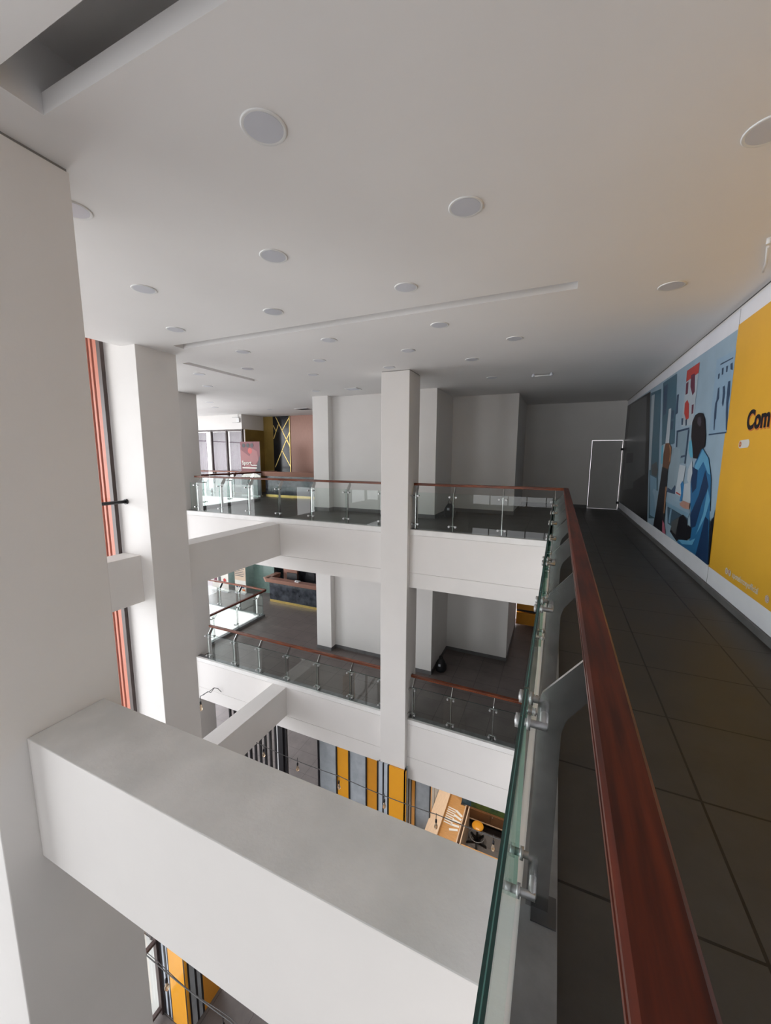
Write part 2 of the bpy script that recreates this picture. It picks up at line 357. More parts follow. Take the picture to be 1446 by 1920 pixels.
tag(MB().box(-6.62, -6.10, 9.66, 9.90, Z0, 3.31).build('pilaster', M_wall, bevel=.004), 'flat pilaster on the far wall next to the copper reception desk', 'pilaster')
tag(MB().box(-3.37, -2.888, 9.64, 9.90, Z0, 3.31).build('pilaster', M_wall, bevel=.004), 'rectangular pilaster just right of the middle column, beside the wall recess', 'pilaster')
def beam(label, x0, x1, y0, y1, z0, z1, top=M_mottled):
    return tag(MB().box(x0, x1, y0, y1, z0, z1, 0, 1).build('beam', [M_wall, top], bevel=.006), label, 'beam')
beam('huge foreground beam crossing the void from the left column to the near railing', -2.81, EX, 1.052, 1.488, -.888, -.08)
beam('short stub of beam meeting the white face of the facade column', -6.79, -6.378, 1.5, 4.16, -.885, -.07, M_wall)
beam('upper beam from the facade column to the top gallery edge', -6.64, -6.215, 4.872, FY, -.85, -.045, M_wall)
beam('lower beam running down to the middle gallery edge, above the slatted screen', -6.62, -6.18, 4.872, FY, -5.19, -4.40, M_wall)

# ------------------------------------------------------------ railings
PROF_RAIL = [(-.038, 0), (.038, 0), (.042, .006), (.042, .040), (.034, .050), (-.034, .050), (-.042, .042), (-.042, .030), (-.034, .027), (-.034, .020), (-.042, .017), (-.042, .006)]
def railing(label, axis, e, a, b, z, posts, wood, d0=0., d1=0., group=None, name='glass_railing'):
    """posts: positions along the run.  inward is +Y for axis X and +X for axis Y"""
    P = (lambda s, u, h: (s, e + u, z + h)) if axis == 'X' else (lambda s, u, h: (e + u, s, z + h))
    t = thing(name, label, 'railing', P((a + b) / 2, .1, .083), group)
    c = .237
    mb = MB(); n = len(PROF_RAIL)
    # mitred handrail: the ends may run on by d0/d1 as a function of u
    vs = [P(a + d0 * u, c + u, 1.0 + v) for u, v in PROF_RAIL] + [P(b + d1 * u, c + u, 1.0 + v) for u, v in PROF_RAIL]
    mb.grid(vs, [(k, (k + 1) % n, n + (k + 1) % n, n + k) for k in range(n)] + [tuple(range(n))[::-1], tuple(range(n, 2 * n))])
    mb.build('handrail', wood, t)
    for s in posts:
        mb = MB()
        prof = [(.082, .088), (.152, .088), (.152, .755), (.165, .80), (.268, .945), (.268, 1.0), (.196, 1.0), (.092, .872), (.082, .84)]
        mb.prism(prof, lambda u, v, tt: P(tt, u, v), s - .006, s + .006)
        mb.box(*( (s - .05, s + .05, e + .10, e + .178, z + .088, z + .092) if axis == 'X' else (e + .10, e + .178, s - .05, s + .05, z + .088, z + .092)), mi=1)
        po = mb.build('post', [M_steel, M_foot], t)
        for h in (.20, .80):
            k = MB(); lo, hi = s - .066, s + .066
            lo = lo if lo > a else None; hi = hi if hi < b else None
            for q in (lo, hi):
                if q is None: continue
                k.tube([P(q, .018, h), P(q, .111, h)], .012, 10)
                k.lathe(P(q, 0, h), [(.021, .020), (.021, .035)], 14, ax='Y' if axis == 'X' else 'X')
                k.lathe(P(q, 0, h), [(.021, .053), (.021, .064)], 14, ax='Y' if axis == 'X' else 'X')
            k.tube([P(lo if lo else s, .101, h), P(hi if hi else s, .101, h)], .013, 10)
            k.build('glass_clamp', M_steelb, po)
    ed = sorted([a + .01] + list(posts) + [b - .01]); 
    for i in range(len(ed) - 1):
        s0, s1 = ed[i] + .006, ed[i + 1] - .006
        if s1 - s0 < .12: continue
        mb = MB(); u0, u1, h0, h1 = .037, .051, .092, .872
        A = [P(s0, u0, h0), P(s1, u0, h0), P(s1, u0, h1), P(s0, u0, h1)]; B = [P(s0, u1, h0), P(s1, u1, h0), P(s1, u1, h1), P(s0, u1, h1)]
        vs = A + B
        mb.grid(vs, [(0, 1, 2, 3), (4, 7, 6, 5)], 0)
        mb.grid(vs, [(1, 5, 6, 2), (3, 7, 4, 0)], 3); mb.grid(vs, [(0, 4, 5, 1)], 0)
        for ua, ub, q in ((u0, u0 + .006, 1), (u0 + .006, u0 + .008, 2), (u0 + .008, u1, 1)):
            mb.grid([P(s0, ua, h1), P(s1, ua, h1), P(s1, ub, h1), P(s0, ub, h1)], [(0, 1, 2, 3)], q)
        mb.build('glass_panel', [M_glass, M_gedge, M_gmid, M_gside], t)
    return t
RP = [1.23 + .98 * k for k in range(-4, 7)]
railing('near glass railing with the big red-brown handrail along the dark walkway', 'Y', EX, -3.0, FY + .237, Z3, RP, M_woodY, 0, -1, name='glass_railing')
FR = [-2.70, -1.90, -.94, -.03]; FL = [-9.07, -8.20, -7.24, -6.28, -5.31, -4.35, -3.47]
railing('top-floor glass railing right of the middle column, meeting the near handrail', 'X', FY, -2.785, EX + .237, Z3, FR, M_woodX, 0, -1)
railing('top-floor glass railing left of the middle column, seven posts', 'X', FY, -9.30, -3.41, Z3, FL, M_woodX)
railing('middle-floor glass railing right of the middle column', 'X', FY, -2.785, EX + .237, Z2, [-2.70, -1.82, -.93, -.03], M_woodX)
railing('middle-floor glass railing left of the middle column, above the white fascia', 'X', FY, -9.10, -3.41, Z2, [-9.0, -8.02, -7.13, -6.20, -5.25, -4.30, -3.47], M_woodX)
VP = [8.55, 9.55, 10.50]
for z, w in ((Z3, 'top'), (Z2, 'middle')):
    railing('%s-floor side railing with dark handrail beside the small inner void' % w, 'Y', VX, 8.16, VY + .237, z, VP, M_woodY, 0, -1)
    railing('%s-floor railing across the far side of the small inner void' % w, 'X', VY, -13.4, VX + .237, z, [-12.9, -11.9, -10.9], M_woodX, 0, -1)

# ------------------------------------------------------------ right wall banner
XB = 1.757
t = thing('wall_banner', 'long printed banner along the right wall, clinic photo and yellow field', 'banner', (XB, 5.4, .07))
MB().box(XB, 1.772, -6.0, 13.83, .075, 3.262).build('banner_sheet', M_ban, t)
mb = MB()
names = []
ART = [
('mist',[(14.033,3.138),(5.862,3.049),(5.83,0.301),(14.181,0.247)]),
('ink',[(14.096,3.135),(10.541,3.067),(9.529,0.264),(14.071,0.258)]),
('slate',[(13.146,3.072),(10.94,3.025),(10.281,1.241),(13.031,0.727),(13.325,2.209)]),
('slate',[(13.352,1.73),(11.936,1.717),(11.572,0.832),(13.189,0.667)]),
('ink',[(13.194,1.729),(12.017,1.726),(11.982,1.48),(13.148,1.442)]),
('teal',[(10.501,3.018),(9.479,2.959),(8.745,0.465),(9.459,0.362)]),
('paper',[(10.363,2.945),(10.064,2.937),(9.72,1.35),(9.902,1.345)]),
('teal',[(9.383,3.051),(8.37,3.042),(8.039,1.846),(8.943,1.813)]),
('deep',[(9.264,2.963),(8.962,2.969),(8.876,2.422),(9.096,2.398)]),
('white',[(8.692,2.478),(8.519,2.479),(8.401,1.872),(8.684,1.806)]),
('teal',[(8.519,2.479),(8.276,2.474),(8.119,1.834),(8.412,1.843)]),
('deep',[(8.474,2.425),(8.296,2.42),(8.281,2.279),(8.435,2.278)]),
('deep',[(8.44,2.235),(8.263,2.235),(8.248,2.093),(8.413,2.089)]),
('deep',[(8.215,2.659),(8.104,2.66),(8.055,2.34),(8.194,2.326)]),
('slate',[(9.656,1.455),(9.232,1.528),(9.045,1.37),(9.099,1.238),(9.56,1.252)]),
('sky',[(9.72,1.246),(9.084,1.207),(8.998,1.017),(8.838,0.452),(9.337,0.449)]),
('white',[(8.904,1.843),(8.586,1.864),(8.553,1.504),(8.85,1.482)]),
('cyan',[(8.95,1.829),(8.799,1.84),(8.725,1.496),(8.85,1.482)]),
('red',[(7.764,2.965),(7.146,2.967),(7.149,2.816),(7.741,2.791)]),
('paper',[(7.741,2.791),(7.149,2.816),(7.137,2.086),(7.745,2.1)]),
('maroon',[(7.732,2.769),(7.605,2.778),(7.577,2.594),(7.697,2.586)]),
('maroon',[(7.508,2.854),(7.311,2.842),(7.224,2.566),(7.319,2.528),(7.474,2.677)]),
('red',[(7.682,2.456),(7.557,2.496),(7.44,2.414),(7.374,2.198),(7.506,2.184),(7.657,2.3)]),
('maroon',[(7.298,2.385),(7.203,2.386),(7.184,2.252),(7.262,2.248)]),
('deep',[(7.779,2.234),(7.666,2.229),(7.659,2.12),(7.736,2.126)]),
('deep',[(7.544,2.193),(7.456,2.19),(7.438,2.098),(7.507,2.098)]),
('chart',[(6.432,2.839),(5.826,2.823),(5.804,1.895),(6.393,1.899)]),
('deep',[(6.276,2.762),(5.882,2.752),(5.882,2.738),(6.281,2.743)]),
('deep',[(6.314,2.643),(6.26,2.647),(6.26,2.584),(6.303,2.579)]),
('deep',[(6.21,2.693),(6.145,2.692),(6.139,2.611),(6.187,2.61)]),
('deep',[(6.072,2.688),(6.011,2.687),(6.007,2.614),(6.053,2.616)]),
('deep',[(5.944,2.692),(5.877,2.692),(5.847,2.602),(5.921,2.624)]),
('deep',[(6.264,2.464),(6.211,2.472),(6.175,2.331),(6.227,2.288),(6.193,2.092),(6.222,2.074),(6.202,1.95),(6.237,1.953),(6.286,2.162),(6.294,2.286),(6.261,2.322)]),
('deep',[(6.099,2.458),(6.038,2.464),(5.995,2.365),(5.998,2.25),(6.017,2.213),(6.063,2.258),(6.071,2.376)]),
('deep',[(5.946,2.49),(5.879,2.493),(5.839,2.342),(5.851,2.232),(5.813,2.058),(5.799,1.925),(5.829,1.927),(5.894,2.123),(5.933,2.299)]),
('deep',[(6.397,1.912),(5.808,1.907),(5.803,1.891),(6.391,1.894)]),
('glassy',[(7.974,2.04),(7.284,2.048),(7.285,1.527),(7.855,1.497)]),
('deep',[(7.979,2.051),(7.288,2.058),(7.285,2.028),(7.976,2.018)]),
('deep',[(7.34,2.022),(7.274,2.023),(7.281,1.517),(7.342,1.516)]),
('deep',[(7.965,2.018),(7.886,2.019),(7.82,1.758),(7.921,1.76)]),
('deep',[(7.56,1.635),(7.317,1.652),(7.314,1.622),(7.565,1.602)]),
('pane',[(8.127,1.75),(7.869,1.781),(7.63,1.741),(7.588,1.517),(7.64,1.021),(8.198,1.017),(8.221,1.394)]),
('deep',[(8.161,1.092),(7.907,1.068),(7.718,1.164),(7.669,1.14),(7.659,1.019),(8.196,1.011)]),
('white',[(7.58,1.497),(7.234,1.482),(7.28,1.269),(7.31,1.005),(7.643,1.028),(7.607,1.278)]),
('red',[(7.598,1.065),(7.344,1.043),(7.336,1.023),(7.609,1.042)]),
('royal',[(7.405,1.197),(7.319,1.254),(7.209,1.197),(7.192,1.021),(7.267,0.942),(7.358,0.941),(7.314,1.061)]),
('white',[(7.213,1.209),(6.901,1.253),(6.806,0.961),(7.199,0.949)]),
('desk',[(9.239,1.0),(8.795,0.969),(8.753,0.878),(8.69,0.345),(9.093,0.846),(9.283,0.93)]),
('desk',[(8.227,0.92),(7.365,0.914),(6.748,0.848),(6.794,0.806),(8.171,0.843)]),
('sky',[(8.171,0.843),(6.794,0.806),(6.829,0.752),(8.085,0.779)]),
('deepteal',[(8.025,0.772),(6.863,0.735),(6.841,0.468),(7.908,0.499)]),
('sky',[(7.824,0.767),(7.738,0.763),(7.754,0.523),(7.862,0.52)]),
('hair',[(8.635,1.865),(8.374,1.862),(8.183,1.78),(8.148,1.538),(8.283,1.377),(8.676,1.442),(8.706,1.686)]),
('hairlight',[(8.365,1.842),(8.179,1.771),(8.17,1.538),(8.259,1.537),(8.23,1.681)]),
('night',[(8.701,1.441),(8.272,1.407),(8.224,1.103),(8.154,0.668),(8.111,0.295),(8.923,0.291),(8.828,0.647),(8.733,1.13)]),
('hairlight',[(8.304,1.097),(8.212,1.103),(8.176,0.636),(8.244,0.627)]),
('pink',[(8.263,0.504),(8.097,0.455),(7.96,0.302),(8.194,0.289)]),
('night',[(7.603,0.588),(7.081,0.76),(6.869,0.71),(6.739,0.414),(7.265,0.314),(7.699,0.391)]),
('slate',[(7.666,0.565),(7.276,0.689),(7.347,0.4),(7.641,0.43)]),
('night',[(5.928,0.828),(5.841,0.903),(5.815,0.309),(5.931,0.3),(5.967,0.569)]),
('desk',[(6.009,0.942),(5.841,0.984),(5.841,0.903),(5.953,0.835)]),
('azure',[(6.576,1.743),(6.269,1.599),(6.099,1.351),(6.03,1.086),(5.846,0.296),(6.328,0.314),(7.194,0.302),(7.227,0.338),(6.652,0.432),(6.65,0.79),(6.748,0.848),(6.888,1.217),(6.814,1.528)]),
('skyblue',[(6.534,1.72),(6.28,1.595),(6.136,1.391),(6.233,1.409),(6.455,1.555),(6.718,1.368),(6.797,1.482)]),
('deepblue',[(6.909,1.479),(6.637,1.439),(6.616,1.189),(6.77,1.107),(6.884,1.29)]),
('deepblue',[(6.34,1.448),(6.144,1.244),(6.313,1.014),(6.463,0.678),(6.662,0.622),(6.745,0.8),(6.482,1.109)]),
('skyblue',[(6.166,1.221),(6.041,1.085),(6.131,0.862),(6.317,0.657),(6.423,0.57),(6.373,0.625),(6.218,0.894)]),
('deepblue',[(6.131,0.862),(6.002,0.838),(5.846,0.296),(6.326,0.31),(6.223,0.585)]),
('skyblue',[(7.188,0.356),(6.599,0.455),(6.407,0.527),(6.509,0.414),(6.956,0.333)]),
('night',[(6.79,0.649),(6.606,0.631),(6.612,0.488),(6.785,0.43),(6.928,0.477)]),
('white',[(7.087,1.426),(6.945,1.574),(6.859,1.386),(6.926,1.215),(7.072,1.28)]),
('cyan',[(7.189,1.842),(7.058,1.873),(6.955,1.763),(6.9,1.616),(7.035,1.607),(7.149,1.695)]),
('black',[(6.877,2.231),(6.708,2.205),(6.587,2.106),(6.481,1.882),(6.48,1.751),(6.598,1.71),(6.715,1.593),(6.908,1.598),(7.001,1.764),(7.119,1.912),(7.138,2.129),(7.032,2.214)]),
('gloss',[(6.904,2.167),(6.798,2.169),(6.716,2.094),(6.762,2.031),(6.896,2.086)]),
('skin',[(7.316,0.906),(7.135,0.966),(6.982,0.961),(6.821,0.959),(6.818,0.868),(7.076,0.856),(7.276,0.874)]),
]

def artpoly(mb, x, pts, mi): mb.face([(x, y, z) for y, z in pts], mi)
cols = sorted({a[0] for a in ART}); idx = {c: i for i, c in enumerate(cols)}
for k, (c, pts) in enumerate(ART): artpoly(mb, XB - .001 - .00018 * k, [(min(y, 13.8), z) for y, z in pts], idx[c])
o = mb.build('clinic_photo', [MATS['print_' + c] for c in cols], t); o['label'] = 'blue photo of a masked medic in a blue coat at a desk'
o = MB().box(XB - .004, XB, 1.9, 5.845, .285, 3.09).build('yellow_field', M_yel, t); o['label'] = 'plain mustard yellow field with black lettering'
XT = XB - .006
text('headline', 'Com', mat('print_headline', (.006, .006, .012), .4, noise=.1), t, (XT - .002, 5.275, 1.90), .262, ROT_W, .001, .009, .93)
text('headline_shadow', 'Com', MATS['print_rust'], t, (XT, 5.268, 1.885), .262, ROT_W, .001, .009, .93)
mb = MB()
def disc(mb, x, y, z, r, n=20, mi=0, sy_=1.): mb.face([(x, y + r * sy_ * math.cos(2 * PI * k / n), z + r * math.sin(2 * PI * k / n)) for k in range(n)], mi)
pill = [(XT, 5.40 + .03 * math.cos(a) * 1.0, 1.748 + .042 * math.sin(a)) for a in [PI / 2 - PI * k / 8 for k in range(9)]]
pl = []
for k in range(9): a = PI / 2 + PI * k / 8; pl.append((XT, 5.195 + .04 * math.cos(a), 1.752 + .042 * math.sin(a)))
for k in range(9): a = -PI / 2 + PI * k / 8; pl.append((XT, 5.375 + .04 * math.cos(a), 1.748 + .042 * math.sin(a)))
mb.face(pl, 0); disc(mb, XT - .001, 5.372, 1.748, .030, 20, 1); disc(mb, XT - .002, 5.372, 1.748, .012, 4, 0)
mb.build('pill_badge', [MATS['print_offwhite'], MATS['print_rust']], t)
mb = MB()
disc(mb, XT, 5.295, .375, .036); disc(mb, XT, 5.212, .375, .036); disc(mb, XT - .001, 5.295, .375, .022, 20, 1); disc(mb, XT - .002, 5.295, .375, .016, 20, 0); disc(mb, XT - .003, 5.295, .375, .008, 20, 1)
disc(mb, XT, 4.375, .370, .036); disc(mb, XT - .001, 4.375, .370, .030, 20, 1); disc(mb, XT - .002, 4.375, .370, .026, 20, 0)
for q in (-.012, .012, 0): mb.face([(XT - .003, 4.350, .368 + q), (XT - .003, 4.400, .368 + q), (XT - .003, 4.400, .371 + q), (XT - .003, 4.350, .371 + q)], 1)
mb.face([(XT - .003, 4.373, .342), (XT - .003, 4.377, .342), (XT - .003, 4.377, .398), (XT - .003, 4.373, .398)], 1)
mb.build('social_icons', [MATS['print_offwhite'], MATS['print_rust']], t)
text('facebook_letter', 'f', MATS['print_rust'], t, (XT - .002, 5.226, .347), .085, ROT_W, .0005, .002)
text('account_line', 'apotekroxyofficial', MATS['print_offwhite'], t, (XT, 5.14, .352), .088, ROT_W, .0005, .0005, .93)
# seam in the sheet and top cable
MB().box(XB - .002, XB, 5.845, 5.85, .08, 3.26).build('sheet_seam', M_joint, t)
tag(MB().tube([(1.735, -3.0, 3.275), (1.735, 3.0, 3.27), (1.735, 9.0, 3.272), (1.735, 13.8, 3.275)], .006, 6).build('cable', M_cable), 'thin dark cable running along the top of the wall banner', 'cable')

# ------------------------------------------------------------ far door
t = MB().box(.905, 1.727, 13.90, 13.94, .008, 2.128).build('door_1', M_door, kind='structure', origin=(1.31, 13.92, 0))
for nm, z in (('hinge', 1.86), ('hinge', .22)):
    MB().box(1.69, 1.765, 13.84, 13.90, z - .035, z + .035).build(nm, M_blackm, t)
MB().box(.945, .96, 13.885, 13.90, .95, 1.10).build('door_handle', M_steelb, t)

# ------------------------------------------------------------ facades
def window(idx, axis, e, a, b, z0, z1, dv, rails, depth=.09, w=.06):
    fr = MB(); P = (lambda s0, s1, u0, u1, za, zb: fr.box(s0, s1, e + u0, e + u1, za, zb)) if axis == 'X' else (lambda s0, s1, u0, u1, za, zb: fr.box(e + u0, e + u1, s0, s1, za, zb))
    n = max(1, round((b - a) / dv)); st = (b - a) / n
    for k in range(n + 1): s = a + k * st; P(s - w / 2, s + w / 2, -depth / 2, depth / 2, z0, z1)
    for r in rails: P(a, b, -depth / 2 + .01, depth / 2 - .01, r - .03, r + .03)
    t = fr.build('window_%d' % idx, M_frame, kind='structure')
    g = MB(); 
    if axis == 'X': g.face([(a, e, z0), (b, e, z0), (b, e, z1), (a, e, z1)])
    else: g.face([(e, a, z0), (e, b, z0), (e, b, z1), (e, a, z1)])
    g.build('glazing', M_pane, t)
RL = (Z0 + .15, -8.1, -6.9, -4.4, -3.0, -.9, .85, 2.3, 3.6)
window(1, 'X', -13.0, -6.85, -3.4, -.9, 3.8, 1.3, (-.9, .85, 2.3, 3.6))
window(6, 'X', -13.0, -6.85, 1.85, Z0, -.9, 1.3, (Z0 + .15, -8.1, -6.9, -4.4, -3.0))
MB().box(-7.0, -6.82, -13.1, -4.5, Z0, 3.8).build('unseen_wall_left', M_rear, kind='structure')  # unseen wall added to block daylight from the rear left
window(2, 'Y', -6.86, -4.5, 4.10, Z0, 3.8, 1.18, (Z0 + .15, -8.1, -6.9, -4.4, -.9, 3.6))
window(3, 'X', 4.86, -15.6, -7.02, Z0, 3.8, 1.3, RL)
window(4, 'Y', -15.6, 4.9, 12.5, Z0, 3.8, 1.3, RL)
tag(MB().tube([(-6.62, 1.4, .83), (-6.62, 4.16, .83)], .028, 10).lathe((-6.62, 4.13, .83), [(.045, 0), (.045, .03)], 16, ax='Y').build('guard_rail', M_black), 'short black horizontal guard bar fixed to the white column face by the facade', 'guard rail')
t = thing('cladding_panel', 'tall salmon ribbed cladding outside the left facade, shade between ribs painted maroon', 'cladding', (-8.6, 4.70, -8.2))
MB().box(-9.6, -7.889, 4.70, 4.74, -8.2, 6.0).build('backing_sheet', M_rib_shade, t)
mb = MB()
for x0, x1 in ((-8.284, -8.194), (-8.129, -8.072), (-8.008, -7.889)): mb.box(x0, x1, 4.66, 4.70, -8.2, 6.0)
for k in range(9): mb.box(-8.42 - k * .13, -8.35 - k * .13, 4.66, 4.70, -8.2, 6.0)
mb.build('rib', M_salmon, t)

# ------------------------------------------------------------ ceiling fittings
def ordinal(k): return ['first', 'second', 'third', 'fourth', 'fifth', 'sixth', 'seventh', 'eighth'][k]
rows = [(1.83, [-3.22, -1.52]), (2.90, [-4.03, -2.352, -.696, .90]), (3.93, [-4.887, -3.218, -1.53]), (4.947, [.916]), (5.16, [-4.879, -3.219, -1.536]),
        (6.155, [-7.04, -5.728, -4.045, -2.347, -.704]), (7.13, [-4.857, -3.107, -1.519]), (7.26, [-8.048]), (8.875, [-5.967, -1.44])]
rowname = {1.83: 'the row nearest the camera', 2.90: 'the second row from the camera', 3.93: 'the row just before the long ceiling slot', 4.947: '', 5.16: 'the row just behind the long ceiling slot',
           6.155: 'the row above the void edge', 7.13: 'the row just before the far gallery', 7.26: '', 8.875: 'the row over the far gallery'}
first = None
def downlight(x, y, label):
    global first
    if first is None:
        t = thing('downlight', label, 'ceiling light', (x, y, 3.3), 'round flush ceiling downlights')
        MB().lathe((x, y, 3.3), [(.102, -.003), (.114, -.008), (.118, -.004), (.118, .004)], 40).build('trim_ring', M_white, t)
        MB().lathe((x, y, 3.3), [(.100, -.0045), (.100, .003)], 40).build('diffuser', M_diff, t)
        first = t; return t
    t = first.copy(); COL.objects.link(t); t.location = (x, y, 3.3); t['label'] = label
    for ch in first.children:
        c = ch.copy(); COL.objects.link(c); c.parent = t
    return t
for y, xs in rows:
    for k, x in enumerate(xs):
        if y == 4.947: lb = 'round downlight above the dark walkway, just past the end of the long slot'
        elif y == 7.26: lb = 'small round downlight left of the far gallery, beside the slim column'
        elif y == 2.90 and x > .5: lb = 'round downlight cut by the right picture edge, above the walkway'
        elif y == 1.83 and k == 0: lb = 'round downlight half hidden behind the top of the near left column'
        elif y == 1.83: lb = 'largest whole round downlight, nearest the camera on the grey ceiling'
        else: lb = 'round downlight in %s, %s from the left' % (rowname[y], ordinal(k))
        downlight(x, y, lb)
downlight(-10.352, 9.384, 'small far downlight above the inner void, nearest of its three')
downlight(-11.242, 10.411, 'small far downlight above the inner void, leftmost of its three')
downlight(-9.9, 11.70, 'small far downlight in front of the black and gold wall panel')
def vent(x0, x1, y0, y1, m, label):
    t = thing('ceiling_vent', label, 'vent', ((x0 + x1) / 2, (y0 + y1) / 2, 3.3), 'square ceiling vents')
    f = MB(); w = .025
    f.box(x0, x1, y0, y0 + w, 3.287, 3.3); f.box(x0, x1, y1 - w, y1, 3.287, 3.3); f.box(x0, x0 + w, y0 + w, y1 - w, 3.287, 3.3); f.box(x1 - w, x1, y0 + w, y1 - w, 3.287, 3.3)
    f.build('frame', M_white, t)
    s = MB(); k = y0 + w + .01
    while k < y1 - w - .01: s.box(x0 + w, x1 - w, k, k + .012, 3.290, 3.298); k += .028
    s.build('slats', m, t)
vent(-5.07, -4.73, 8.81, 9.12, M_diff, 'pale square vent in the ceiling left of the middle column')
vent(-8.88, -8.31, 11.78, 12.25, M_blackm, 'dark square vent in the ceiling near the copper panel')
t = thing('ceiling_bracket', 'small white double-ended bracket on the dark ceiling by the core wall', 'ceiling fixture', (-.43, 8.82, 3.3))
MB().tube([(-.60, 8.82, 3.255), (-.26, 8.84, 3.255)], .012, 8).build('bar', M_white, t)
for x in (-.60, -.26): MB().lathe((x, 8.83, 3.24), [(.03, 0), (.035, .02), (.02, .06)], 14).build('end_cap', M_diff, t)
t = thing('ceiling_tube', 'thin white tube under the ceiling at the right picture edge', 'ceiling fixture', (1.52, 4.5, 3.3))
MB().tube([(1.575, 4.83, 3.27), (1.52, 4.62, 3.27), (1.41, 4.30, 3.27)], .010, 8).build('tube', M_white, t)
MB().lathe((1.39, 4.22, 3.255), [(.02, 0), (.02, .045)], 12).build('end_cap', M_white, t)

def lamp(x, y, z, w):  # unseen downlights added to brighten the ground-floor counter and stool
    l = bpy.data.lights.new('fill_light', 'AREA'); l.shape = 'DISK'; l.size = .18; l.energy = w; l.color = (1, .93, .84)
    t = downlight(x, y, ''); t.location = (x, y, z)
    o = bpy.data.objects.new('fill_light', l); COL.objects.link(o); o.parent = t; o.location = (0, 0, -.03); return t
for k, (x, y) in enumerate(((-2.2, 10.3), (-.9, 10.0))):
    t = lamp(x, y, -5.555, 95); t['label'] = 'unseen downlight added to brighten the ground floor above the %s' % ('oak desk' if k == 0 else 'orange stool')
# ------------------------------------------------------------ far left rooms, top floor
MB().box(-15.7, -12.06, 12.5, 12.65, 2.70, 3.35).box(-12.06 - .14, -12.06, 12.65, 13.85, 2.70, 3.35).build('wall_bulkhead', M_wall, kind='structure')
window(5, 'X', 12.56, -15.6, -12.1, Z3, 2.70, .95, (.05, 2.66))
for k, (x0, x1) in enumerate(((-15.2, -14.35), (-14.1, -13.15), (-13.0, -12.22))):
    mb = MB(); n = 60; vs = []
    for j in range(n + 1):
        x = x0 + (x1 - x0) * j / n; y = 12.74 + .035 * math.sin(j * 1.25); vs += [(x, y, .03), (x, y, 2.62)]
    mb.grid(vs, [(2 * j, 2 * j + 2, 2 * j + 3, 2 * j + 1) for j in range(n)], 0, True)
    o = mb.build('curtain', M_curtain); so = o.modifiers.new('s', 'SOLIDIFY'); so.thickness = .003
    tag(o, 'pleated mauve curtain behind the far window, %s of the three' % (['leftmost', 'middle', 'rightmost'][k]), 'curtain', 'curtains in the far window')
tag(MB().box(-12.04, -11.50, 13.78, 13.85, 0, 3.3).box(-12.06, -12.03, 12.66, 13.82, 0, 2.70).build('gold_glass_wall', M_goldgl), 'smoky gold glass wall lining left of the black panel', 'wall panel')
t = thing('wall_panel', 'glossy black panel with crossing gold lines behind the top-floor desk', 'wall panel', (-11.05, 13.83, 0))
MB().box(-11.50, -10.60, 13.76, 13.85, 0, 3.3).build('black_board', M_lacq, t)
g = MB()
def strip(x0, z0, x1, z1, w=.03):
    d = Vector((x1 - x0, 0, z1 - z0)).normalized(); n_ = Vector((-d.z, 0, d.x)) * w / 2
    A, B = Vector((x0, 13.755, z0)), Vector((x1, 13.755, z1))
    q = [A - n_, B - n_, B + n_, A + n_]; g.grid([(p.x, 13.752, p.z) for p in q] + [(p.x, 13.762, p.z) for p in q], [(0, 1, 2, 3), (7, 6, 5, 4), (0, 4, 5, 1), (1, 5, 6, 2), (2, 6, 7, 3), (3, 7, 4, 0)])
for q in ((-11.34, 3.28, -10.62, 2.0), (-11.48, 2.92, -11.33, 2.66), (-11.48, 2.35, -11.20, 2.95), (-10.64, 3.2, -11.02, 2.68), (-10.62, 2.62, -11.44, 1.12), (-11.05, 1.85, -10.62, 1.15), (-10.80, 2.36, -10.63, 2.05)): strip(*q)
g.box(-10.625, -10.60, 13.75, 13.76, .8, 3.28)
g.build('gold_inlay', M_gold, t)
tag(MB().box(-10.60, -6.6, 13.78, 13.86, 0, 3.3).box(-10.60, -6.6, 13.775, 13.78, 1.30, 1.31).build('copper_panel', M_copper), 'plain copper-pink wood panel wall behind the top-floor desk', 'wall panel')
t = thing('wall_lamp', 'small white emergency lamp on the bulkhead corner near the curtained window', 'lamp', (-12.2, 12.42, 3.0))
MB().box(-12.24, -12.10, 12.40, 12.50, 2.98, 3.14).build('housing', M_white, t)
MB().tube([(-12.5, 12.44, 3.17), (-12.1, 12.44, 3.17)], .008, 6).tube([(-12.5, 12.44, 2.96), (-12.1, 12.44, 2.96)], .008, 6).tube([(-12.17, 12.44, 3.14), (-12.17, 12.44, 3.3)], .015, 8).build('bracket', M_steelb, t)

def desk(z, label, x0=-10.78, x1=-6.9):
    t = thing('reception_desk', label, 'desk', (-9.0, 12.3, z))
    MB().box(x0 + .12, x1, 12.19, 12.30, z + .09, z + .82).build('marble_front', M_marble, t)
    MB().box(x0 + .14, x1, 12.17, 12.28, z + .0, z + .09).build('gold_plinth', M_gold, t)
    mb = MB()
    mb.prism([(0, 0), (.20, 0), (.20, .175), (-.07, .175)], lambda u, v, tt: (tt, 12.14 + u, z + .82 + v), x0, x1)
    mb.prism([(-.06, 0), (.06, 0), (.10, .175), (-.16, .175)], lambda u, v, tt: (x0 + u, tt, z + .82 + v), 12.14, 12.95)
    mb.build('copper_top', M_copper, t)
    MB().box(x0 + .05, x1, 12.34, 12.90, z + .70, z + .74).build('worktop', M_blackm, t)
    MB().box(x0 + .03, x0 + .10, 12.3, 12.9, z, z + .82).build('end_panel', M_marble, t)
    return t
desk(Z3, 'copper-topped reception desk on the top floor, below the black panel')
desk(Z2, 'copper-topped marble reception desk on the middle floor')
tag(MB().box(-10.65, -9.95, 13.1, 13.2, Z2, Z2 + 1.35).box(-8.8, -7.5, 13.1, 13.2, Z2, Z2 + 1.4).build('desk_screen', M_copper), 'copper back panel behind the middle-floor desk', 'panel')
